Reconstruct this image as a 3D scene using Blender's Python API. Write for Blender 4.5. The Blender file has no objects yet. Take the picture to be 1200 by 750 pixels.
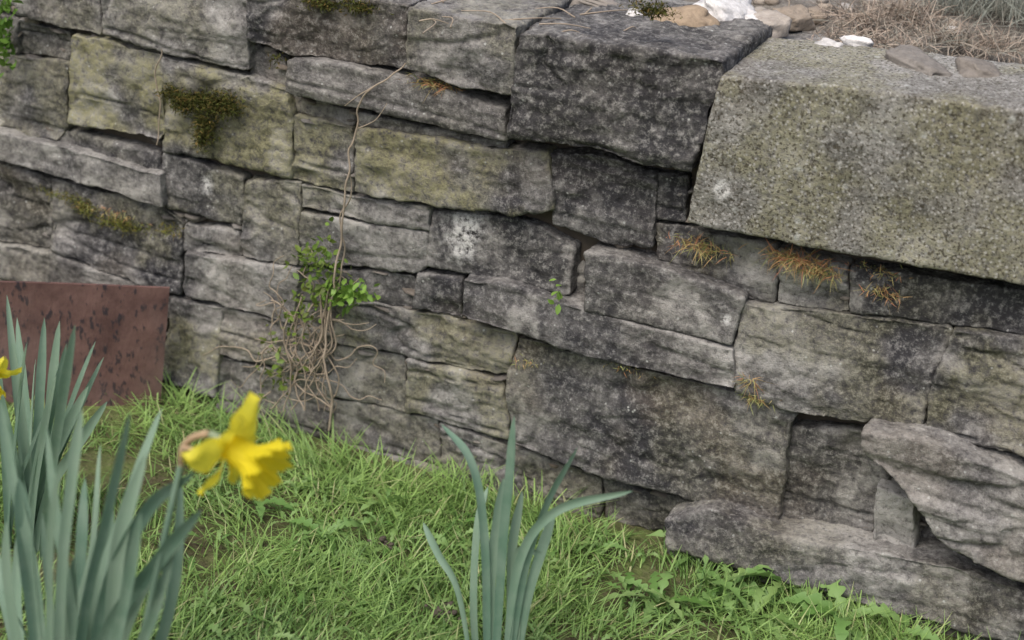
import bpy, math, random
import numpy as np
from mathutils import Vector, Matrix
rng=np.random.default_rng(7); random.seed(7)
scene=bpy.context.scene
# ------------------------------------------------------------------ frame of reference
# world: X along the wall, Y into the bank, Z up, wall face at Y=0, lawn at Z=0 (metres)
def nrm(v): v=np.array(v,float); return v/np.linalg.norm(v)
DN=nrm((-.1,1,.4525)); ZA=-DN; XA=nrm((5700,1475,-2000)); YA=np.cross(ZA,XA)
M=np.array([XA,YA,ZA]); C=np.array([.837,-2.219,1.363])
def wp(px,py,y=0.0):          # survey measurement -> point on vertical plane Y=y
    d=M@np.array([px-600,py-375,2000.]); t=(y-C[1])/d[1]; return C+t*d
def gp(px,py,z=0.0):          # survey measurement -> point on level Z=z
    d=M@np.array([px-600,py-375,2000.]); t=(z-C[2])/d[2]; return C+t*d
# ------------------------------------------------------------------ helpers
def vnoise(P,seed=0):
    P=np.asarray(P,float)+seed*17.137+1000.0
    i=np.floor(P).astype(np.int64); f=P-i; w=f*f*f*(f*(f*6-15)+10)
    def h(a,b,c):
        n=(a*73856093)^(b*19349663)^(c*83492791)
        n=((n^(n>>13))*1274126177)&0x7fffffff
        n=((n^(n>>15))*2246822519)&0x7fffffff
        return ((n>>8)&0xffff)/32767.5-1
    x,y,z=i[:,0],i[:,1],i[:,2]; u,v,s=w[:,0],w[:,1],w[:,2]
    r=0
    for dx in (0,1):
        for dy in (0,1):
            for dz in (0,1):
                r=r+h(x+dx,y+dy,z+dz)*(u if dx else 1-u)*(v if dy else 1-v)*(s if dz else 1-s)
    return r
def fbm(P,o=3,seed=0):
    r=0;a=1;P=np.asarray(P,float)
    for k in range(o): r=r+a*vnoise(P*(2.03**k),seed+k); a*=.5
    return r
def sst(x,a,b):
    t=np.clip((x-a)/(b-a),0,1); return t*t*(3-2*t)
def add_mesh(name,V,F,mat=None,attr=None,smooth=True,parent=None):
    me=bpy.data.meshes.new(name)
    V=np.asarray(V,float)
    if isinstance(F,np.ndarray):
        k=F.shape[1]; me.vertices.add(len(V)); me.vertices.foreach_set('co',V.astype(np.float32).ravel())
        me.loops.add(F.size); me.loops.foreach_set('vertex_index',F.astype(np.int32).ravel())
        me.polygons.add(len(F)); me.polygons.foreach_set('loop_start',np.arange(0,F.size,k,dtype=np.int32))
        me.polygons.foreach_set('loop_total',np.full(len(F),k,dtype=np.int32))
        me.update(calc_edges=True); me.validate()
    else:
        me.from_pydata(V.tolist(),[],F); me.update()
    if attr is not None:
        a=me.attributes.new('tint','FLOAT_COLOR','POINT')
        attr=np.asarray(attr); A=np.ones((len(V),4),np.float32); A[:,:attr.shape[1]]=attr; a.data.foreach_set('color',A.ravel())
    if smooth: me.polygons.foreach_set('use_smooth',np.ones(len(me.polygons),bool))
    if mat: me.materials.append(mat)
    ob=bpy.data.objects.new(name,me); scene.collection.objects.link(ob)
    if parent: ob.parent=parent
    return ob
def empty(name):
    e=bpy.data.objects.new(name,None); scene.collection.objects.link(e); return e
class Acc:
    def __init__(s): s.V=[];s.F=[];s.A=[];s.n=0
    def add(s,V,F,A=None):
        V=np.asarray(V,float); F=np.asarray(F); s.V.append(V); s.F.append(F+s.n)
        if A is None: A=np.zeros((len(V),3))
        A=np.asarray(A,float); s.A.append(np.broadcast_to(A,(len(V),A.shape[-1])).copy()); s.n+=len(V)
    def obj(s,name,mat,parent=None,smooth=True):
        return add_mesh(name,np.vstack(s.V),np.vstack(s.F),mat,np.vstack(s.A),smooth,parent)
def catmull(P,n=10):
    P=np.asarray(P,float); P=np.vstack([2*P[0]-P[1],P,2*P[-1]-P[-2]]); out=[]
    for i in range(1,len(P)-2):
        for t in np.linspace(0,1,n,endpoint=False):
            a,b,c,d=P[i-1:i+3]
            out.append(.5*(2*b+(c-a)*t+(2*a-5*b+4*c-d)*t*t+(3*b-a-3*c+d)*t**3))
    out.append(P[-2]); return np.array(out)
def tube(acc,P,r0,r1,tint=(0,0,0),k=6,n=8,rough=0):
    P=catmull(P,n); m=len(P)
    if rough: P=P+rough*np.c_[vnoise(P*40,1),vnoise(P*40,5),vnoise(P*40,9)]
    T=np.gradient(P,axis=0); T/=np.linalg.norm(T,axis=1)[:,None]+1e-9
    ref=np.tile([.3,-1,.2],(m,1)); S=np.cross(T,ref); S/=np.linalg.norm(S,axis=1)[:,None]+1e-9
    B=np.cross(T,S); r=np.linspace(r0,r1,m)
    V=[];F=[]
    for j in range(k):
        a=2*math.pi*j/k; V.append(P+r[:,None]*(math.cos(a)*S+math.sin(a)*B))
    V=np.array(V).transpose(1,0,2).reshape(-1,3)
    for i in range(m-1):
        for j in range(k): F.append((i*k+j,i*k+(j+1)%k,(i+1)*k+(j+1)%k,(i+1)*k+j))
    acc.add(V,F,tint)
def ribbons(acc,B,D,S,L,W,bend,segs=3,tint=None,root=1.0):
    N=len(B); ts=np.linspace(0,1,segs+1); V=np.zeros((N,segs+1,2,3))
    for k,t in enumerate(ts):
        c=B+D*(L*t)[:,None]+bend*(L*t*t)[:,None]
        w=W*((1-t)**.6*.95+.05)*(.6+.4*min(1,t*4) if root else 1)
        V[:,k,0]=c-S*w[:,None]*.5; V[:,k,1]=c+S*w[:,None]*.5
    base=(np.arange(N)*(segs+1)*2)[:,None,None]
    q=np.array([[2*k,2*k+1,2*k+3,2*k+2] for k in range(segs)])[None]
    F=(base+q).reshape(-1,4)
    A=np.repeat(tint,(segs+1)*2,axis=0) if tint is not None else None
    if A is not None:
        A=A.reshape(N,segs+1,2,3).copy(); A[...,2]=ts[None,:,None]; A=A.reshape(-1,3)
    acc.add(V.reshape(-1,3),F,A)
def unit(V): return V/(np.linalg.norm(V,axis=1)[:,None]+1e-9)
def tuft(acc,c,rad,n,L,W,up=(0,-.6,.8),spread=.7,tint=(0,0,0),droop=.4,var=.18):
    B=np.array(c)+rng.normal(0,1,(n,3))*np.array(rad)*.5
    D=unit(np.array(up)+rng.normal(0,spread,(n,3)))
    S=unit(np.cross(D,rng.normal(0,1,(n,3))))
    l=L*rng.uniform(.5,1.2,n)
    bd=np.c_[rng.normal(0,.2,n),rng.normal(0,.2,n),-droop*rng.uniform(.2,1,n)]
    tn=np.clip(np.array(tint)+rng.normal(0,var,(n,3)),0,1)
    ribbons(acc,B,D,S,l,np.full(n,W),bd,3,tn)
# ------------------------------------------------------------------ materials
class NT:
    def __init__(s,name):
        s.m=bpy.data.materials.new(name); s.m.use_nodes=True; s.t=s.m.node_tree; s.n=s.t.nodes; s.l=s.t.links
        s.b=s.n['Principled BSDF']; s.out=s.n['Material Output']; s.co=s.n.new('ShaderNodeTexCoord').outputs['Object']
    def lk(s,a,b): s.l.new(a,b)
    def noise(s,scale,detail=4,rough=.55,vec=None,dist=0):
        n=s.n.new('ShaderNodeTexNoise'); n.inputs['Scale'].default_value=scale; n.inputs['Detail'].default_value=detail
        n.inputs['Roughness'].default_value=rough; n.inputs['Distortion'].default_value=dist
        s.lk(vec or s.co,n.inputs['Vector']); return n.outputs['Fac']
    def voro(s,scale,out='Distance',vec=None,feature='F1'):
        n=s.n.new('ShaderNodeTexVoronoi'); n.feature=feature; n.inputs['Scale'].default_value=scale; s.lk(vec or s.co,n.inputs['Vector']); return n.outputs[out]
    def mapv(s,scale):
        n=s.n.new('ShaderNodeMapping'); n.inputs['Scale'].default_value=scale; s.lk(s.co,n.inputs['Vector']); return n.outputs[0]
    def ramp(s,fac,a,b,va=0,vb=1):
        n=s.n.new('ShaderNodeMapRange'); n.inputs['From Min'].default_value=a; n.inputs['From Max'].default_value=b
        n.inputs['To Min'].default_value=va; n.inputs['To Max'].default_value=vb; s.lk(fac,n.inputs['Value']); return n.outputs[0]
    def math(s,op,a,b=0.0):
        n=s.n.new('ShaderNodeMath'); n.operation=op
        for i,v in enumerate((a,b)):
            if isinstance(v,(int,float)): n.inputs[i].default_value=v
            else: s.lk(v,n.inputs[i])
        return n.outputs[0]
    def mix(s,f,a,b,mode='MIX'):
        n=s.n.new('ShaderNodeMix'); n.data_type='RGBA'; n.blend_type=mode
        for i,v in ((0,f),(6,a),(7,b)):
            if isinstance(v,(int,float)): n.inputs[i].default_value=v
            elif isinstance(v,tuple): n.inputs[i].default_value=(*v,1)
            else: s.lk(v,n.inputs[i])
        return n.outputs[2]
    def attr(s):
        a=s.n.new('ShaderNodeAttribute'); a.attribute_name='tint'
        x=s.n.new('ShaderNodeSeparateColor'); s.lk(a.outputs['Color'],x.inputs[0]); return list(x.outputs[:3])+[a.outputs['Alpha']]
    def bump(s,h,st,dist,prev=None):
        n=s.n.new('ShaderNodeBump'); n.inputs['Strength'].default_value=st; n.inputs['Distance'].default_value=dist
        s.lk(h,n.inputs['Height']); 
        if prev: s.lk(prev,n.inputs['Normal'])
        return n.outputs[0]
    def fin(s,col,rough=.9,normal=None,spec=.2,trans=0):
        if isinstance(col,tuple): s.b.inputs['Base Color'].default_value=(*col,1)
        else: s.lk(col,s.b.inputs['Base Color'])
        s.b.inputs['Roughness'].default_value=rough; s.b.inputs['Specular IOR Level'].default_value=spec
        if normal: s.lk(normal,s.b.inputs['Normal'])
        if trans:
            t=s.n.new('ShaderNodeBsdfTranslucent'); ms=s.n.new('ShaderNodeMixShader'); ms.inputs[0].default_value=trans
            if isinstance(col,tuple): t.inputs[0].default_value=(*col,1)
            else: s.lk(col,t.inputs[0])
            s.lk(s.b.outputs[0],ms.inputs[1]); s.lk(t.outputs[0],ms.inputs[2]); s.lk(ms.outputs[0],s.out.inputs[0])
        return s.m
def stone_material(name,block=False):
    # vertex data: R tone, G lichen cover, B white mark, A brown stain
    s=NT(name); R,G,B,A=s.attr()
    fine=s.noise(105,4,.80); mid=s.noise(27,4,.75)
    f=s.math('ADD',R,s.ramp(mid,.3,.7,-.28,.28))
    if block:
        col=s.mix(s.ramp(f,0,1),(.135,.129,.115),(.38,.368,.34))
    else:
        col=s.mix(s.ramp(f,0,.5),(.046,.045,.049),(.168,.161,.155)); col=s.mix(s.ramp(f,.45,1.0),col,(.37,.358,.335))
    col=s.mix(s.math('MULTIPLY',A,s.ramp(fine,.35,.65,.3,.85)),col,(.175,.142,.105))
    col=s.mix(s.ramp(fine,.50,.70,0,.58),col,(.46,.448,.425))
    col=s.mix(s.ramp(fine,.47,.29,0,.78),col,(.030,.028,.028))
    ym=s.math('MULTIPLY',G,s.ramp(fine,.36,.58))
    col=s.mix(s.math('MULTIPLY',ym,.72),col,(.265,.25,.10))
    if block:
        col=s.mix(s.ramp(s.voro(150),.36,.2,0,.6),col,(.50,.49,.465))
        col=s.mix(s.ramp(s.noise(230,2,.6),.54,.62,0,.85),col,(.065,.056,.040))
        d2=s.math('MULTIPLY',s.ramp(s.voro(34),.20,.12),s.ramp(mid,.42,.6))
        col=s.mix(s.math('MULTIPLY',d2,.55),col,(.52,.53,.50))
    else:
        dots=s.math('MULTIPLY',s.ramp(s.voro(75),.17,.11),s.ramp(mid,.5,.6))
        col=s.mix(s.math('MULTIPLY',dots,.65),col,(.52,.53,.50))
    col=s.mix(s.math('MULTIPLY',B,s.ramp(fine,.38,.55)),col,(.62,.61,.59))
    nb=s.bump(fine,.9,.005)
    return s.fin(col,.92,nb,.15)
M_stone=stone_material('weathered_limestone'); M_block=stone_material('coarse_block_stone',True)
def leafy(name,c0,c1,c2,rough=.55,trans=.25,spec=.3):
    s=NT(name); R,G,B,A=s.attr()
    col=s.mix(R,c0,c1); col=s.mix(G,col,c2)
    return s.fin(col,rough,None,spec,trans)
M_grass=leafy('grass_blades',(.090,.190,.045),(.31,.47,.135),(.50,.46,.26),.45,.2,.35)
s=NT('daffodil_leaf'); R,G,B,A=s.attr()
col=s.mix(R,(.13,.235,.17),(.30,.42,.31)); col=s.mix(s.ramp(s.noise(30,3),.4,.7,0,.3),col,(.38,.47,.38)); col=s.mix(G,col,(.38,.36,.16))
M_daf=s.fin(col,.45,None,.35,.2)
s=NT('daffodil_petal'); R,G,B,A=s.attr()
col=s.mix(R,(.94,.85,.08),(.94,.78,.03)); M_pet=s.fin(col,.5,None,.3,.5)
s=NT('dry_spathe'); col=s.mix(s.noise(60),(.28,.18,.10),(.55,.42,.28)); M_spathe=s.fin(col,.8)
s=NT('dry_stem'); R,G,B,A=s.attr(); col=s.mix(s.noise(80),(.20,.155,.11),(.50,.42,.33)); M_stem=s.fin(col,.85)
M_moss=leafy('moss_cushion',(.035,.040,.012),(.13,.15,.035),(.30,.17,.06),.9,0,.1)
M_creep=leafy('creeper_leaf',(.08,.17,.025),(.22,.38,.07),(.28,.15,.07),.45,.25)
M_heath=leafy('dry_heather',(.18,.135,.11),(.44,.36,.29),(.27,.29,.25),.9,0,.1)
M_dand=leafy('dandelion_leaf',(.11,.23,.05),(.25,.40,.14),(.34,.36,.14),.45,.25)
s=NT('lawn_soil'); col=s.mix(s.ramp(s.noise(14,5,.7),.35,.65),(.08,.065,.042),(.12,.16,.05)); col=s.mix(s.ramp(s.noise(160,4),.5,.75,0,.5),col,(.24,.21,.13))
M_ground=s.fin(col,.95,s.bump(s.noise(90,5),.8,.01),.1)
s=NT('bank_soil'); col=s.mix(s.ramp(s.noise(18,6,.7),.35,.65),(.10,.085,.07),(.27,.25,.22)); col=s.mix(s.ramp(s.voro(120),.3,.15,0,.5),col,(.42,.40,.37))
M_bank=s.fin(col,.95,s.bump(s.noise(120,6),1,.01),.1)
s=NT('joint_earth'); M_back=s.fin(s.mix(s.noise(60,5),(.05,.043,.035),(.15,.125,.10)),1,None,.05)
s=NT('rubble_stone'); R,G,B,A=s.attr()
col=s.mix(R,(.13,.12,.11),(.48,.46,.43)); col=s.mix(G,col,(.40,.30,.20)); col=s.mix(B,col,(.82,.80,.78)); col=s.mix(s.ramp(s.noise(90,5,.7),.35,.7,0,.5),col,(.30,.28,.26),'MULTIPLY')
M_rub=s.fin(col,.9,s.bump(s.noise(180,5),.8,.003),.15)
s=NT('rusted_steel'); n1=s.noise(14,6,.7); n2=s.noise(110,3,.6,vec=s.mapv((1,1,.40)))
col=s.mix(s.ramp(n1,.35,.65),(.095,.050,.046),(.19,.108,.095)); col=s.mix(s.ramp(n2,.56,.63,0,.85),col,(.030,.026,.034)); col=s.mix(s.ramp(s.noise(5,3),.5,.7,0,.4),col,(.25,.19,.18))
M_rust=s.fin(col,.55,s.bump(n2,.5,.003),.4)
# ------------------------------------------------------------------ stones
def stone(acc,poly,p=0.0,depth=.11,vox=.0036,tone=.4,lich=.25,white=0,rough=1.0,tilt=0.0,survey=True,inset=-.0003,seedn=[0],rnd=2,stain=.35,bedding=1.0):
    seedn[0]+=1; sd=seedn[0]
    if survey: P=np.array([wp(x,y,-p)[[0,2]] for x,y in poly])
    else: P=np.array(poly,float)
    area=0.5*np.sum(P[:,0]*np.roll(P[:,1],-1)-np.roll(P[:,0],-1)*P[:,1])
    if area<0: P=P[::-1]
    Q=[]
    for i in range(len(P)):
        a=P[i];b=P[(i+1)%len(P)]; m=max(1,int(np.linalg.norm(b-a)/.016))
        for k in range(m): Q.append(a+(b-a)*k/m)
    Q=np.array(Q); t=np.roll(Q,-1,0)-np.roll(Q,1,0); t/=np.linalg.norm(t,axis=1)[:,None]+1e-9
    nin=np.c_[-t[:,1],t[:,0]]
    j=fbm(np.c_[Q*22,np.full(len(Q),sd*3.3)],2,3)*.0028*rough
    Q=Q+nin*(inset+j)[:,None]; n=len(Q)
    zc=Q[:,1].mean()
    V=[(q[0],-p+tilt*(q[1]-zc),q[1]) for q in Q]+[(q[0],depth,q[1]) for q in Q]
    F=[tuple(range(n)),tuple(range(2*n-1,n-1,-1))]+[(i,n+i,n+(i+1)%n,(i+1)%n) for i in range(n)]
    me=bpy.data.meshes.new('tmp'); me.from_pydata(V,[],F); me.update()
    ob=bpy.data.objects.new('tmp',me); scene.collection.objects.link(ob)
    m=ob.modifiers.new('r','REMESH'); m.mode='VOXEL'; m.voxel_size=vox
    m=ob.modifiers.new('s','SMOOTH'); m.factor=.5; m.iterations=rnd
    dg=bpy.context.evaluated_depsgraph_get(); ev=ob.evaluated_get(dg); em=ev.to_mesh()
    nv=len(em.vertices); co=np.zeros(nv*3,np.float32); em.vertices.foreach_get('co',co); co=co.reshape(-1,3).astype(float)
    no=np.zeros(nv*3,np.float32); em.vertices.foreach_get('normal',no); no=no.reshape(-1,3).astype(float)
    L=np.zeros(len(em.loops),np.int32); em.loops.foreach_get('vertex_index',L)
    Fq=L.reshape(-1,4)
    ev.to_mesh_clear(); bpy.data.objects.remove(ob); bpy.data.meshes.remove(me)
    o=np.array([sd*1.7,sd*.9,sd*2.3]); X=co+o
    lo=fbm(X*7,2,11); mi=fbm(X*24,3,21); fi=fbm(X*110,2,31)
    la=fbm(X*np.array([9,9,60]),3,41); cr=np.abs(fbm(X*np.array([14,14,20]),3,51))
    sp=np.abs(fbm(X*np.array([2.2,2.2,15]),2,57))         # long splits along the bedding
    fr=np.clip(-no[:,1],0,1)
    bed=fbm(X*np.array([4,4,26]),2,61); fl=np.floor((bed+2)*2.5)/2.5-2
    chip=np.clip(fbm(X*19,2,71)-.45,0,1)
    split=np.exp(-(sp*24)**2)*fr
    d=(lo*.0046*(.4+.6*fr)+mi*.0026+fi*.0012)*rough + la*.0009*rough*bedding - np.exp(-cr*18)*.0020*rough-chip*.014*rough*fr - split*.0055*bedding*rough
    co=co+no*d[:,None]; co[:,1]+= -fr*(fl*.0050*rough*bedding)
    W=np.zeros(nv)
    if white:
        cx,cz,rr=white; q=wp(cx,cz,-p); W=np.clip(1.6-np.hypot((co[:,0]-q[0]),(co[:,2]-q[2])*.8)/rr+.5*fbm(co*60,2,5),0,1)
    big=fbm(co*5,3,81); streak=fbm(co*np.array([30,30,5]),2,83); 
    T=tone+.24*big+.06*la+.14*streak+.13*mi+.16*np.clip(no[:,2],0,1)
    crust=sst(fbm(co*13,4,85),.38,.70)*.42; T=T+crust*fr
    Lm=lich*sst(fbm(co*10,4,87)+.35*lich,-.30,.40)
    St=stain*sst(fbm(co*6.5,3,89),-.05,.6)
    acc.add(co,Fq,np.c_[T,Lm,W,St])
wall=Acc()
S=[ # outline, p, tone, lichen
([(-60,-70),(20,-50),(20,18),(-60,-5)],0,.3,.3),
([(20,-50),(118,-60),(118,42),(20,18)],.01,.45,.3),
([(118,-60),(287,-30),(290,86),(200,64),(118,42)],.020,.5,.35),
([(287,-30),(385,-15),(478,6),(474,82),(400,72),(335,64),(290,46)],.020,.20,.1),
([(290,48),(335,66),(335,102),(292,88)],.0,.45,.2),
([(20,22),(82,38),(80,72),(20,64)],-.004,.35,.2),
([(-60,0),(20,22),(20,64),(-60,42)],0,.3,.3),
([(-60,44),(20,66),(78,75),(78,148),(66,166),(0,152),(-60,137)],.006,.40,.45),
([(82,42),(118,46),(190,66),(192,160),(185,166),(78,146)],.016,.55,.95),
([(190,67),(292,90),(335,105),(342,132),(342,211),(190,178)],.012,.45,.8),
([(335,70),(400,76),(480,95),(592,128),(592,165),(480,142),(335,108)],.036,.38,.1),
([(338,111),(418,130),(415,148),(342,132)],-.002,.5,.3),
([(420,130),(480,144),(592,168),(592,174),(500,162),(416,149)],.012,.3,.1),
([(342,134),(412,149),(414,228),(342,210)],.010,.45,.7),
([(414,150),(592,174),(642,178),(648,246),(600,252),(500,239),(414,226)],.020,.40,.85),
([(644,180),(700,182),(770,204),(766,292),(720,290),(648,262)],.008,.08,.0),
([(770,205),(804,208),(803,262),(768,256)],.002,.10,.0),
([(65,150),(185,180),(190,202),(65,168)],.004,.4,.2),
([(-60,140),(0,156),(65,170),(186,205),(188,243),(80,212),(0,188),(-60,170)],.026,.68,.1),
([(190,180),(285,208),(282,266),(190,243)],.008,.42,.35),
([(285,211),(350,215),(348,312),(282,302),(280,268)],.014,.4,.45),
([(350,215),(414,229),(505,242),(503,272),(430,262),(350,246)],.014,.40,.4),
([(350,247),(430,263),(503,273),(500,312),(490,320),(400,313),(348,312)],.008,.34,.35),
([(505,247),(600,256),(672,290),(668,346),(600,335),(500,312)],.006,.24,.05),
([(-60,175),(0,190),(60,212),(60,292),(0,285),(-60,270)],.004,.20,.2),
([(60,212),(188,246),(213,262),(212,345),(150,328),(60,294)],.010,.30,.35),
([(215,263),(280,272),(281,303),(215,293)],.006,.5,.2),
([(215,296),(281,305),(350,315),(348,350),(340,382),(215,346)],.015,.52,.15),
([(-60,272),(0,288),(60,296),(150,330),(200,350),(195,375),(0,325),(-60,310)],.010,.55,.2),
([(-60,314),(0,328),(100,354),(100,400),(-60,360)],.006,.4,.3),
([(100,354),(195,378),(188,428),(100,400)],.004,.5,.3),
([(-60,362),(188,430),(185,480),(-60,420)],.006,.4,.3),
([(200,350),(258,362),(252,466),(186,446)],.012,.50,.7),
([(258,362),(340,384),(388,392),(386,440),(300,425),(254,415)],.010,.35,.3),
([(254,418),(300,428),(386,443),(386,520),(252,480)],.008,.35,.2),
([(350,314),(440,318),(486,324),(484,362),(440,356),(390,354),(345,352)],.000,.15,.2),
([(488,322),(540,326),(540,374),(482,362)],.012,.05,.0),
([(540,328),(600,338),(684,366),(858,410),(862,458),(700,420),(605,392),(540,372)],.038,.28,.0),
([(685,296),(770,312),(862,342),(872,352),(858,406),(684,364)],.032,.20,.05),
([(672,266),(766,294),(768,310),(685,294),(684,362),(668,350)],-.022,.2,.1),
([(340,355),(390,356),(388,402),(385,438),(340,385)],.004,.3,.2),
([(390,356),(440,357),(482,364),(605,392),(600,442),(472,416),(388,402)],.008,.46,.55),
([(386,405),(472,418),(475,483),(384,462)],.002,.34,.3),
([(475,419),(590,446),(597,516),(475,486)],.010,.40,.55),
([(607,394),(700,422),(862,460),(938,482),(925,500),(910,612),(800,582),(700,556),(597,522),(591,446)],.024,.25,.2),
([(384,465),(512,492),(516,548),(384,515)],.0,.3,.3),
([(514,495),(597,524),(706,560),(702,612),(520,570)],.004,.28,.3),
([(706,562),(800,584),(830,600),(780,625),(706,614)],-.004,.32,.2),
([(384,515),(516,550),(700,614),(780,640),(780,690),(384,575)],.0,.3,.4),
([(768,263),(803,267),(910,289),(906,356),(870,350),(768,308)],.004,.22,.3),
([(912,291),(994,312),(994,366),(908,357)],.010,.46,.3),
([(996,313),(1260,352),(1260,402),(996,366)],.014,.14,.15),
([(866,357),(994,370),(1112,386),(1114,402),(1086,468),(1082,508),(940,482),(862,456)],.026,.30,.35),
([(1116,390),(1260,408),(1260,550),(1085,508),(1088,470)],.032,.30,.45),
([(928,500),(1010,506),(1040,560),(1012,645),(908,618)],.000,.22,.1),
([(1008,508),(1085,520),(1260,590),(1260,705),(1150,662),(1098,632),(1080,600),(1040,556),(1012,532)],.085,.42,.05),
([(1026,568),(1070,588),(1072,650),(1022,640)],.030,.95,0),
([(1076,575),(1130,600),(1130,665),(1076,652)],-.02,.2,0),
([(1085,510),(1260,552),(1260,592),(1150,548)],-.01,.3,.1),
([(776,610),(832,596),(910,628),(1012,650),(1110,664),(1260,716),(1260,775),(1000,706),(782,642)],.065,.34,.2),
([(780,645),(1000,708),(1260,778),(1260,850),(780,700)],.048,.3,.2),
]
whites={19:(243,218,.010),23:(545,273,.026),38:(851,375,.006)}
flat={10,18,37,38,51}
for i,(poly,p,tone,li) in enumerate(S):
    stone(wall,poly,p,tone=tone+random.uniform(-.05,.05),lich=li,white=whites.get(i,0),tilt=random.uniform(-.06,.10),rough=.70 if i in flat else random.uniform(.85,1.1),stain=.12 if i in flat else random.uniform(.15,.65),bedding=random.choice([.6,1.0,1.5]))
stone(wall,[(478,8),(605,32),(598,112),(560,108),(474,80)],.048,depth=.24,tone=.45,lich=.3)
stone(wall,[(606,38),(851,70),(847,95),(831,130),(812,204),(740,192),(700,178),(596,160),(598,112)],.048,depth=.26,tone=.16,lich=.05,rough=1.15,stain=.1,bedding=1.2)
def slab(acc,cx,cy,lx,ly,z0,z1,tone,li,ang=0,**k):
    tmp=Acc(); stone(tmp,[(-lx/2,z0),(lx/2,z0),(lx/2,z1),(-lx/2,z1)],p=ly/2,depth=ly/2,tone=tone,lich=li,survey=False,**k)
    V=np.vstack(tmp.V); c,s_=math.cos(ang),math.sin(ang)
    V=np.c_[cx+V[:,0]*c-V[:,1]*s_,cy+V[:,0]*s_+V[:,1]*c,V[:,2]]
    acc.add(V,np.vstack(tmp.F),np.vstack(tmp.A))
for (px,py,lx,ly,dz,tn) in [(560,-5,.26,.16,.0,.6),(700,12,.30,.18,.006,.65),(860,42,.24,.12,-.004,.55)]:
    q=gp(px,py,.74); slab(wall,q[0],q[1]+.05,lx,ly,.66,.742+dz,tn,.2,random.uniform(-.1,.1),vox=.006)
xl=wp(-60,200)[0]; xr=wp(1260,400)[0]
for (x0,x1) in ((xl-1.3,xl-.004),(xr+.004,xr+1.2)):
    z=-.05
    while z<.70:
        h=random.uniform(.05,.11); h=min(h,.745-z) if .745-z-h>.05 else .745-z
        x=x0
        while x<x1-.01:
            l=random.uniform(.15,.38); 
            if x1-x-l<.1: l=x1-x
            stone(wall,[(x,z),(x+l,z+random.uniform(-.004,.004)),(x+l,z+h),(x,z+h)],random.uniform(0,.025),vox=.007,tone=random.uniform(.2,.6),lich=random.uniform(0,.6),survey=False,rnd=2)
            x+=l
        z+=h
def ico(sub):
    import bmesh
    bm=bmesh.new(); bmesh.ops.create_icosphere(bm,subdivisions=sub,radius=1); V=np.array([v.co[:] for v in bm.verts]); F=np.array([[v.index for v in f.verts] for f in bm.faces]); bm.free(); return V,F
I2=ico(4); I1=ico(2)
def pebble(acc,c,size,tint,base=None,pw=.6):
    V,F=base or I1; V=np.sign(V)*np.abs(V)**pw
    o=rng.uniform(0,50,3); V=V*(1+.22*fbm(V*1.3+o,4 if base else 2)[:,None])
    R=np.array(Matrix.Rotation(rng.uniform(0,6.28),3,'Z')@Matrix.Rotation(rng.normal(0,.25),3,'X'))
    V=(V*np.array(size)*.5)@R.T+np.array(c); acc.add(V,F,tint)
chips=Acc()
for (poly,p,tone,li) in S:
    for k in range(4):
        i=random.randrange(len(poly)); a=np.array(poly[i],float); b=np.array(poly[(i+1)%len(poly)],float); m=a+(b-a)*random.random()
        q=wp(m[0],m[1],.010+random.uniform(0,.012)); 
        if q[2]<.02: continue
        pebble(chips,q,(random.uniform(.015,.05),.03,random.uniform(.004,.010)),(random.uniform(0,.4),random.uniform(0,.3),0))
wall_ob=wall.obj('dry_stone_wall',M_stone)
chips.obj('packing_stones',M_rub,parent=wall_ob)
bx=(xl-1.3,xr+1.2,.022,.32,-.1,.69)
Vb=[(x,y,z) for x in bx[:2] for y in bx[2:4] for z in bx[4:]]
add_mesh('earth_core',Vb,[(0,1,3,2),(4,6,7,5),(0,4,5,1),(2,3,7,6),(1,5,7,3),(0,2,6,4)],M_back,smooth=False,parent=wall_ob)
blk=Acc()
stone(blk,[(843,88),(1000,104),(1290,140),(1290,350),(1000,300),(803,262)],.058,depth=.19,tone=.42,lich=.62,rough=.45,vox=.004,white=(846,222,.008),rnd=2,stain=.3,bedding=.2)
blk.obj('coping_block',M_block)
# ------------------------------------------------------------------ ground
def axis(a,b,step,far,g=1.25):
    x=list(np.arange(a,b,step)); s_=step; lo=[];hi=[];u=a
    while u>-far: s_*=g; u-=s_; lo.append(u)
    s_=step;u=x[-1]
    while u<far: s_*=g; u+=s_; hi.append(u)
    return np.array(lo[::-1]+x+hi)
def gz(x,y): 
    P=np.c_[x*4,y*4,np.zeros(len(x))]; return fbm(P,3,3)*.010
def sheet(name,xs,ys,zf,mat):
    X,Y=np.meshgrid(xs,ys); x=X.ravel();y=Y.ravel(); V=np.c_[x,y,zf(x,y)]; w=len(xs); i=np.arange(len(ys)-1)[:,None]*w+np.arange(w-1)[None]
    F=np.stack([i,i+1,i+w+1,i+w],-1).reshape(-1,4); return add_mesh(name,V,F,mat)
sheet('ground',axis(-2.5,2,.03,150),axis(-1.6,.1,.03,150),gz,M_ground)
def bz(x,y):
    P=np.c_[x*9,y*9,np.zeros(len(x))]; t=np.clip((y-.2)/.7,0,1); return .712+fbm(P,4,5)*.012+.07*t*t*(3-2*t)
ys=axis(.06,1.5,.02,60); ys=ys[ys>=.05]
sheet('soil_bank',axis(-1.5,2,.02,60),ys,bz,M_bank)
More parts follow.
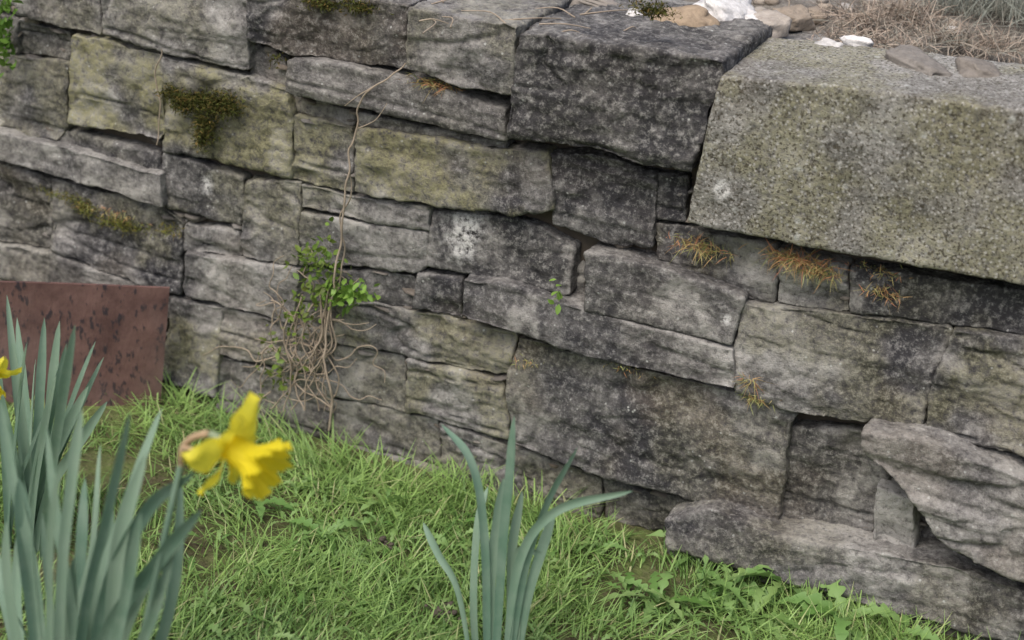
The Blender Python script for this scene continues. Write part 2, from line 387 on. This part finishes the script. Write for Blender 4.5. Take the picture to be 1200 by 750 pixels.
# ------------------------------------------------------------------ grass
grass=Acc()
def grow(n,x0,x1,y0,y1,l0,l1,w):
    x=rng.uniform(x0,x1,n); y=rng.uniform(y0,y1,n)
    dens=fbm(np.c_[x*7,y*7,np.zeros(n)],3,7); keep=rng.uniform(-1,1,n)<dens*1.7+.45
    keep&=~((x>.35)&(y>-.075)); keep&=~((y>-.035))
    x=x[keep];y=y[keep];dens=dens[keep];n=len(x)
    c=vnoise(np.c_[x*10,y*10,np.ones(n)],9); c2=fbm(np.c_[x*4,y*4,np.ones(n)],3,19); near=np.clip(1-(-y)/.16,0,1)*(x<.15)
    L=rng.uniform(l0,l1,n)*(1+.45*c+.65*near+.2*dens)
    a=rng.uniform(0,2*math.pi,n)
    flow=vnoise(np.c_[x*9,y*9,np.zeros(n)],12)*5
    D=unit(np.c_[np.cos(a)*.55+np.cos(flow)*.25,np.sin(a)*.55+np.sin(flow)*.25-.05,np.full(n,.9)])
    S_=unit(np.c_[-np.sin(a),np.cos(a),rng.normal(0,.2,n)])
    b=np.c_[np.cos(a)*.5+np.cos(flow)*.25,np.sin(a)*.5+np.sin(flow)*.25-.05,-rng.uniform(.05,.6,n)]*rng.uniform(.2,1.1,n)[:,None]
    tn=np.c_[np.clip(.52+.35*c+.40*c2+rng.normal(0,.22,n),0,1),(rng.uniform(0,1,n)>.92)*rng.uniform(.3,.9,n),np.zeros(n)]
    ribbons(grass,np.c_[x,y,gz(x,y)-.004],D,S_,L,w*rng.uniform(.6,1.5,n),b,4,tn)
grow(82000,-1.5,1.3,-.85,0,.018,.060,.0027)
grow(7000,-3.0,2.4,-1.9,-.83,.04,.08,.005)
grass.obj('grass',M_grass)
# ------------------------------------------------------------------ daffodils
def strap(acc,P,w,tint,face=None,n=8):
    P=catmull(P,n); m=len(P); T=unit(np.gradient(P,axis=0))
    f=np.array(face if face is not None else (rng.normal(0,.5),-1,.15)); s_=unit(np.cross(T,np.tile(f,(m,1)))); nn=np.cross(s_,T)
    t=np.linspace(0,1,m); W=w*.5*np.minimum(1,np.sqrt(np.clip((1-t)*5,0.0,1))+.02)*(.75+.25*np.minimum(1,t*3))
    ang=rng.normal(0,.5)*t; s2=s_*np.cos(ang)[:,None]+nn*np.sin(ang)[:,None]; n2=np.cross(s2,T)
    cols=[-1,-.5,0,.5,1]; V=np.stack([P+s2*(W*c)[:,None]+n2*(W*.35*(c*c))[:,None] for c in cols],1).reshape(-1,3); k=5
    F=[(i*k+j,i*k+j+1,(i+1)*k+j+1,(i+1)*k+j) for i in range(m-1) for j in range(k-1)]
    A=np.tile(tint,(len(V),1)); A[:,0]=np.clip(A[:,0]+np.repeat(t-.5,k)*.25,0,1); acc.add(V,F,A)
def clump(name,leaves,p0,w,spread=.05):
    e=empty(name); acc=Acc()
    for L in leaves:
        dy=rng.normal(0,spread); n=len(L); pts=[]
        for i,(x,y) in enumerate(L): pts.append(wp(x,y,-p0+dy*i/(n-1)))
        if pts[0][2]>-.01: pts[0][2]=-.01
        strap(acc,pts,w*rng.uniform(.7,1.15),(rng.uniform(.1,.9),0,0))
    acc.obj('leaves',M_daf,parent=e); return e
clump('daffodil_plant',[
 [(572,830),(568,640),(553,545),(517,497)],[(578,830),(590,640),(598,560),(603,487)],[(590,830),(612,680),(640,590),(677,523)],
 [(590,830),(606,670),(650,600),(742,575)],[(560,830),(540,700),(515,650),(496,612)],[(575,830),(573,690),(583,620),(590,560)],
 [(600,830),(618,710),(634,650),(650,600)],[(565,830),(556,720),(560,620),(572,570)],[(595,830),(604,740),(608,650),(640,650)],[(570,830),(580,730),(570,640),(566,600)],[(590,830),(598,720),(600,640),(612,575)]],.47,.0145,.03)
lv=[[(60,950),(45,700),(15,560),(0,470)],[(70,950),(72,700),(85,560),(96,478)],[(100,950),(120,760),(190,650),(236,596)],[(95,950),(120,720),(170,600),(228,552)],
[(80,950),(95,740),(125,600),(152,482)],[(90,950),(110,720),(150,590),(190,478)],[(60,950),(50,760),(40,640),(38,520)],[(40,950),(20,760),(-10,640),(-30,560)],
[(70,950),(80,780),(95,660),(100,560)],[(110,950),(150,800),(180,720),(206,640)],[(50,950),(60,760),(62,640),(72,540)],[(100,950),(130,790),(150,690),(165,600)],
[(30,950),(25,780),(20,690),(28,590)],[(85,950),(100,780),(118,680),(132,590)],[(20,950),(0,800),(-20,720),(-50,640)],[(120,950),(160,830),(200,700),(212,560)],[(90,950),(90,760),(70,620),(55,500)],
[(65,950),(70,800),(60,700),(50,600)],[(100,950),(125,800),(140,640),(172,530)],[(115,950),(140,830),(170,750),(196,690)],[(45,950),(30,800),(12,690),(8,610)],[(75,950),(60,820),(30,740),(2,690)],
[(80,950),(84,760),(110,640),(118,520)],[(95,950),(110,820),(128,740),(150,640)],[(40,950),(48,800),(30,640),(22,560)],[(105,950),(130,800),(168,690),(222,620)],[(60,950),(66,820),(84,740),(88,650)]]
main=clump('daffodil_plant',lv,.87,.0165,.06)
lv2=[]
for (tx,ty) in [(8,345),(32,400),(52,372),(78,402),(66,440),(88,380),(122,418),(0,420),(104,452),(30,455),(-20,380),(126,470),(112,400),(20,372),(60,470),(-5,470),(42,420),(70,376),(14,400)]:
    bx_=25+random.uniform(-25,25); lv2.append([(bx_,680),(bx_+(tx-bx_)*.25,580),(bx_+(tx-bx_)*.6,(580+ty)/2),(tx,ty)])
far=clump('daffodil_plant',lv2,.52,.0145,.05)
def flower(parent,c,ax,scale,up=(0,0,1)):
    ax=nrm(ax); u=nrm(np.cross(ax,up)); v=np.cross(u,ax); Rm=np.array([u,v,ax]).T
    acc=Acc()
    for k in range(6):           # perianth
        a=k*math.pi/3+.12+rng.normal(0,.08); nl,nw=12,9; V=[]
        L=.050*rng.uniform(.85,1.1); tw=rng.normal(0,.3); back=(-.10+.3*(k%2)+rng.normal(0,.15)); wv=rng.uniform(0,6)
        for i in range(nl+1):
            t=i/nl; w=.018*math.sin(math.pi*min(1,t*.80+.12))**.8*(1 if t<.9 else .6)
            if i==nl: w=.002
            for j in range(nw):
                s_=(j/(nw-1)-.5)*2
                r=.004+L*t; z=.014*t*t*back*4+.006*math.sin(t*3.1)+.004*math.sin(s_*4+k)*t - .006*s_*s_*t+.0025*math.sin(t*9+wv+s_*2)
                y=s_*w
                z+=y*tw
                V.append((r*math.cos(a)-y*math.sin(a),r*math.sin(a)+y*math.cos(a),z))
        F=[(i*nw+j,i*nw+j+1,(i+1)*nw+j+1,(i+1)*nw+j) for i in range(nl) for j in range(nw-1)]
        acc.add((np.array(V)*scale)@Rm.T+c,F,(.1,0,0))
    na,nh=64,14; V=[]           # corona
    for i in range(nh+1):
        t=i/nh
        for j in range(na):
            a=2*math.pi*j/na; fr=max(0,t-.45)/.55
            r=.0115+.0075*t+.012*fr**2+.0045*fr*math.sin(a*8+1.3*math.sin(a*3))+.0006*math.sin(a*16); z=.052*t+.005*fr*math.sin(a*11+2)+.003*fr*math.sin(a*23)
            V.append((r*math.cos(a),r*math.sin(a),z))
    F=[(i*na+j,i*na+(j+1)%na,(i+1)*na+(j+1)%na,(i+1)*na+j) for i in range(nh) for j in range(na)]
    acc.add((np.array(V)*scale)@Rm.T+c,F,(.8,0,0)); acc.obj('petals',M_pet,parent=parent)
    g=Acc(); tube(g,[c-ax*.002,c-ax*.012*scale,c-ax*.024*scale],.007*scale,.004*scale,(.6,.4,0)); g.obj('flower_tube',M_daf,parent=parent)
fc=wp(268,522,-.87); ax_=np.array([.97,-.12,-.22]); flower(main,fc,ax_,1.05)
st=Acc(); nk=fc-nrm(ax_)*.026
tube(st,[wp(130,950,-.87),wp(165,760,-.88),wp(195,620,-.88),wp(212,545,-.87)],.0042,.0036,(.4,0,0)); st.obj('stem',M_daf,parent=main)
sp=Acc(); tube(sp,[wp(212,545,-.87),wp(214,526,-.87),wp(226,513,-.87),nk],.0036,.0042); tube(sp,[wp(212,540,-.872),wp(216,526,-.88),wp(232,527,-.885),wp(246,520,-.885)],.004,.0015); sp.obj('spathe',M_spathe,parent=main)
f2=wp(-8,435,-.62); flower(far,f2,(.3,-.6,-.5),.6)
# ------------------------------------------------------------------ rusted plate
a=wp(199,335,-.055); d=np.array([-.854,-.52,0]); nn=np.array([.52,-.854,0])*.006; Lp=.62; zt=a[2]
nx,nz=40,14; V=[];F=[]
for side in (0,1):
    for i in range(nx+1):
        for j in range(nz+1):
            t=i/nx; zz=-.05+(zt+.05)*j/nz
            q=a+d*Lp*t+nn*side+np.array([.02*(1-j/nz)*-1*(1-t),0,0]); q[2]=zz
            q[:2]+=nn[:2]/.006*(.004*math.sin(t*7+j*.15)); V.append(q)
w=nz+1; o=(nx+1)*w
for i in range(nx):
    for j in range(nz):
        k=i*w+j; F.append((k,k+1,k+w+1,k+w)); F.append((o+k,o+k+w,o+k+w+1,o+k+1))
for i in range(nx):
    k=i*w+nz; F.append((k,o+k,o+k+w,k+w))
for j in range(nz): F.append((j,o+j,o+j+1,j+1)); k=nx*w+j; F.append((k,k+1,o+k+1,o+k))
add_mesh('rusted_steel_plate',V,F,M_rust,smooth=False)
# ------------------------------------------------------------------ creeper
cr=empty('creeper_plant'); vn=Acc()
def on(pts,y): return [wp(x,yy,y-random.uniform(0,.012)) for x,yy in pts]
tube(vn,on([(474,72),(462,85),(440,100),(424,118),(415,150),(408,200),(402,240),(398,290),(392,330),(386,370),(380,420),(388,460),(386,505)],-.055),.0012,.0022,k=5,rough=.004)
tube(vn,on([(440,100),(420,112),(404,124)],-.04),.001,.0006,k=4)
tube(vn,on([(408,200),(412,225),(400,260),(404,300),(396,340)],-.045),.001,.0014,k=4,rough=.004)
tube(vn,on([(415,150),(440,140),(455,120)],-.045),.001,.0005,k=4,rough=.003)
tube(vn,on([(188,60),(184,90),(186,120),(182,150),(184,170)],-.03),.0012,.001,k=4,rough=.005)
for k in range(34):
    x=random.gauss(352,18);y=random.gauss(400,26); pts=[(x,y)]; a_=random.uniform(0,6.28)
    for j in range(random.randint(4,8)): 
        a_+=random.gauss(0,.8); pts.append((pts[-1][0]+14*math.cos(a_),pts[-1][1]+14*math.sin(a_)))
    tube(vn,on(pts,-.04),.0013,.0007,k=4,n=5,rough=.003)
for k in range(9):
    x=random.uniform(330,385); tube(vn,on([(x,random.uniform(330,380)),(x+random.gauss(-5,8),400),(x+random.gauss(-8,12),440),(x+random.gauss(-5,14),480)],-.045),.0016,.0012,k=4,rough=.005)
vn.obj('dry_stems',M_stem,parent=cr)
def leaflets(acc,cs,n,size,tint,sprd):
    for k in range(n):
        c=cs[random.randrange(len(cs))]; q=wp(c[0]+random.gauss(0,sprd[0]),c[1]+random.gauss(0,sprd[1]),-random.uniform(.025,.065))
        d_=nrm(rng.normal(0,1,3)+np.array([0,-.8,.1])); s_=nrm(np.cross(d_,rng.normal(0,1,3)+np.array([0,-.6,.8]))); n_=np.cross(s_,d_); L=size*random.uniform(.6,1.3)
        V=[q,q+d_*L*.35+s_*L*.26+n_*L*.06,q+d_*L*.35,q+d_*L*.35-s_*L*.26+n_*L*.06,q+d_*L*.72+s_*L*.2+n_*L*.04,q+d_*L*.72,q+d_*L*.72-s_*L*.2+n_*L*.04,q+d_*L-n_*L*.05]
        F=[(0,1,4,2),(0,2,6,3),(2,4,7,5),(2,5,7,6)]
        acc.add(V,F,np.clip(np.array(tint)+rng.normal(0,.22,3)*np.array([1,.25,0]),0,1))
lf=Acc()
leaflets(lf,[(368,300),(378,320),(372,345),(385,330)],210,.014,(.35,.15,0),(13,16))
leaflets(lf,[(405,342),(415,345),(400,350)],150,.015,(.9,0,0),(12,7))
leaflets(lf,[(340,385),(330,420),(322,440),(350,370)],130,.013,(.2,.2,0),(12,14))
lf.obj('leaves',M_creep,parent=cr)
lf=Acc(); leaflets(lf,[(655,330),(656,345),(654,352)],10,.016,(1,0,0),(2,7)); lf.obj('wall_seedling',M_creep)
lf=Acc(); leaflets(lf,[(5,15),(8,40),(4,60)],120,.018,(.2,0,0),(6,14)); lf.obj('ivy_plant',M_creep)
# ------------------------------------------------------------------ moss & crevice grass
ms=Acc()
for (x,y,rx,rz,n) in [(240,120,.045,.012,1500),(262,122,.03,.02,900),(215,122,.025,.015,600),(240,148,.02,.03,700),(238,165,.008,.012,200),(200,108,.015,.01,200),
    (378,4,.03,.008,500),(420,8,.03,.008,400),(765,12,.03,.01,500),(325,70,.01,.01,60)]:
    tuft(ms,wp(x,y,-.028),(rx,.014,rz),n,.008,.0022,spread=1.0,tint=(.25,.03,0))
for (x,y,rx,rz,n) in [(140,262,.05,.010,450),(100,245,.02,.008,250),(75,230,.05,.006,200),(200,270,.02,.008,120)]:
    tuft(ms,wp(x,y,-.022),(rx,.012,rz),n,.010,.0016,spread=1.0,tint=(.9,.12,0))
ms.obj('moss',M_moss)
rg=Acc()
for (x,y,rx,n,g,L) in [(512,99,.035,170,.5,.022),(828,292,.035,150,.35,.026),(810,284,.03,70,.6,.025),(940,306,.045,260,.6,.034),(962,320,.03,150,.1,.026),(918,302,.02,60,.5,.03),(1038,345,.03,90,.5,.020),
   (880,446,.012,80,.6,.03),(888,466,.02,130,.1,.02),(735,432,.03,60,.3,.010),(615,425,.03,90,.2,.009),(1030,318,.04,80,.4,.012),(130,250,.05,120,.3,.012)]:
    tuft(rg,wp(x,y,-.026),(rx,.012,.006),n,L,.0012,up=(0,-.7,.5),spread=.6,tint=(.7,g*.8,0),droop=.5,var=.4)
rg.obj('crevice_grass',leafy('crevice_grass_blade',(.18,.22,.06),(.42,.42,.18),(.50,.21,.12),.7,0,.1))
# ------------------------------------------------------------------ rubble and plants on the bank
gv=Acc()
for k in range(1700):
    x=random.uniform(-1.2,1.9); y=.08+1.3*random.random()**1.3; 
    sz=random.uniform(.006,.022)*(1 if random.random()<.88 else 2); z=bz(np.array([x]),np.array([y]))[0]
    wht=1 if random.random()<.06 else 0
    pebble(gv,(x,y,z+sz*.15),(sz*1.3,sz,sz*.7),(random.uniform(.1,1),random.uniform(0,.6),wht*random.uniform(.4,.9)))
gv.obj('gravel',M_rub)
def rock(name,px,py,size,tint,dz=0,pw=.5):
    a_=Acc(); q=gp(px,py,.745+dz); pebble(a_,q,size,tint,I2,pw); a_.obj(name,M_rub)
rock('tan_stone',803,25,(.085,.06,.036),(.8,.9,0),.018,.75)
rock('white_stone',850,12,(.12,.07,.04),(.9,0,1),.02); rock('white_stone',875,26,(.05,.04,.03),(.9,0,.9),.01)
rock('white_stone',1005,52,(.045,.03,.022),(.9,0,1),.012,.8); rock('white_stone',745,18,(.025,.02,.015),(.9,0,.9),.01); rock('white_stone',970,58,(.035,.03,.018),(.9,0,.5),.008)
rock('flat_stone',1075,80,(.13,.05,.03),(.35,.1,0),.022,.5); rock('flat_stone',1147,88,(.08,.055,.036),(.3,.15,0),.026,.6); rock('flat_stone',900,30,(.06,.05,.03),(.6,.5,.2),.01); rock('flat_stone',930,22,(.05,.05,.03),(.5,.5,.0),.01)
rock('flat_stone',700,2,(.12,.09,.03),(.5,.2,.0),0,.35); rock('flat_stone',620,0,(.12,.09,.02),(.5,.2,.0),0,.35)
hb=Acc()
for (px,py,n,L,g) in [(1010,25,260,.06,.0),(1060,20,350,.07,.05),(1000,45,150,.035,.0),(1050,50,200,.04,.1),(1110,45,350,.05,.3),(1170,55,350,.05,.2)]:
    q=gp(px,py,.75); tuft(hb,q,(.05,.05,.004),n,L,.0018,up=(0,-.2,.7),spread=.8,tint=(.8,g,0),droop=.6,var=.3)
for (px,py) in [(1120,10),(1170,15),(1200,5),(1100,-15),(1160,-20),(1220,30)]:
    q=gp(px,py,.76); tuft(hb,q,(.06,.06,.006),420,.075,.0016,up=(0,0,1),spread=.5,tint=(.5,.85,0),droop=.1)
hb.obj('heather_plant',M_heath)
tw=Acc()
for k in range(26):
    q=gp(random.uniform(480,1000),random.uniform(-10,40),.757); a_=random.uniform(0,3.14); l=random.uniform(.03,.1)
    tube(tw,[q,q+np.array([math.cos(a_)*l*.5,math.sin(a_)*l*.5,.006]),q+np.array([math.cos(a_+.3)*l,math.sin(a_+.3)*l,0])],.0012,.0007,k=4,n=4)
tw.obj('dry_twigs',M_stem)
# ------------------------------------------------------------------ lawn weeds
def dandelion(name,px,py,n,L,tint=(.5,.05,0),acc=None):
    own=acc is None; acc=acc or Acc(); b=gp(px,py,0.0)
    for k in range(n):
        a_=2*math.pi*(k+random.uniform(-.35,.35))/n; l=L*random.uniform(.55,1.15); up=random.uniform(.5,1.9)
        d_=np.array([math.cos(a_),math.sin(a_),0]); s_=np.array([-math.sin(a_),math.cos(a_),0]); m=26; V=[]
        cv=random.gauss(0,.25); fq=random.uniform(4.5,6.5); ph=random.uniform(0,1); rl=random.gauss(0,.35)
        for i in range(m+1):
            t=i/m; c=b+d_*l*t*.85+s_*cv*l*t*t+np.array([0,0,.010+l*(up*t-up*.9*t*t)*.75])
            lobe=(.22+.78*abs(math.sin(t*math.pi*fq+ph))) if t<.78 else (1-(t-.78)*4.3)
            w=l*.115*(.10+.90*math.sin(math.pi*min(1,t**1.2*.95+.02)))*max(.05,lobe); bk=-.5*w
            sv_=s_+np.array([0,0,rl]); V+= [c+sv_*w+d_*bk+np.array([0,0,.3*w]),c,c-sv_*w+d_*bk+np.array([0,0,.3*w])]
        F=[(i*3+j,i*3+j+1,(i+1)*3+j+1,(i+1)*3+j) for i in range(m) for j in (0,1)]
        acc.add(V,F,np.clip(np.array(tint)+rng.normal(0,.25,3)*np.array([1,.3,0]),0,1))
    if own: acc.obj(name,M_dand,smooth=False)
for (x,y,n,L) in [(850,700,10,.11),(925,700,11,.13),(985,740,9,.11),(770,715,8,.10),(820,655,8,.09),(735,708,7,.08),(880,735,8,.10),(380,640,8,.07),(300,600,7,.07),(450,600,7,.06),(700,650,6,.06),(1045,755,8,.08)]:
    dandelion('dandelion_plant',x,y,n,L)
wd=Acc()
for k in range(220):
    x=random.uniform(200,1050);y=random.uniform(520,770)
    if y<470+.26*(x-200)+18: continue
    dandelion('w',x,y,random.randint(3,6),random.uniform(.022,.050),(.5,.1,0),acc=wd)
wd.obj('lawn_weeds',M_dand,smooth=False)
cl=Acc()
for (px,py) in [(512,712),(522,718),(450,636)]:
    for j in range(12):
        q=gp(px+random.gauss(0,9),py+random.gauss(0,4),.008+random.uniform(0,.012)); s0=random.uniform(.004,.010); pebble(cl,q,(s0*1.5,s0,s0*.8),(.0,.2,0),pw=1)
cl.obj('soil_clods',M_back)
# ------------------------------------------------------------------ light, sky, camera
wd_=bpy.data.worlds.new('World'); scene.world=wd_; wd_.use_nodes=True; nt=wd_.node_tree
sk=nt.nodes.new('ShaderNodeTexSky'); sk.sky_type='NISHITA'; sk.sun_disc=False
el=math.radians(58); az=math.radians(195)
sk.sun_elevation=el; sk.sun_rotation=az; sk.dust_density=5; sk.air_density=1.0; sk.ozone_density=1
nt.links.new(sk.outputs[0],nt.nodes['Background'].inputs[0]); nt.nodes['Background'].inputs[1].default_value=.15
sd=bpy.data.lights.new('sun','SUN'); sd.energy=2.2; sd.angle=math.radians(50); sd.color=(1,.97,.93)
so=bpy.data.objects.new('sun',sd); scene.collection.objects.link(so)
sv=Vector((math.sin(az)*math.cos(el),math.cos(az)*math.cos(el),math.sin(el))); so.rotation_euler=sv.to_track_quat('Z','Y').to_euler()
cd=bpy.data.cameras.new('camera'); cam=bpy.data.objects.new('camera',cd); scene.collection.objects.link(cam)
cd.sensor_width=36; cd.lens=60; cd.clip_start=.05; cd.clip_end=1000
cam.matrix_world=Matrix([[M[r,0],-M[r,1],-M[r,2],C[r]] for r in range(3)]+[[0,0,0,1]])
cd.dof.use_dof=True; cd.dof.focus_distance=2.45; cd.dof.aperture_fstop=3.0
scene.camera=cam
scene.view_settings.view_transform='Standard'; scene.view_settings.look='None'; scene.view_settings.exposure=0
print('verts wall',wall.n)
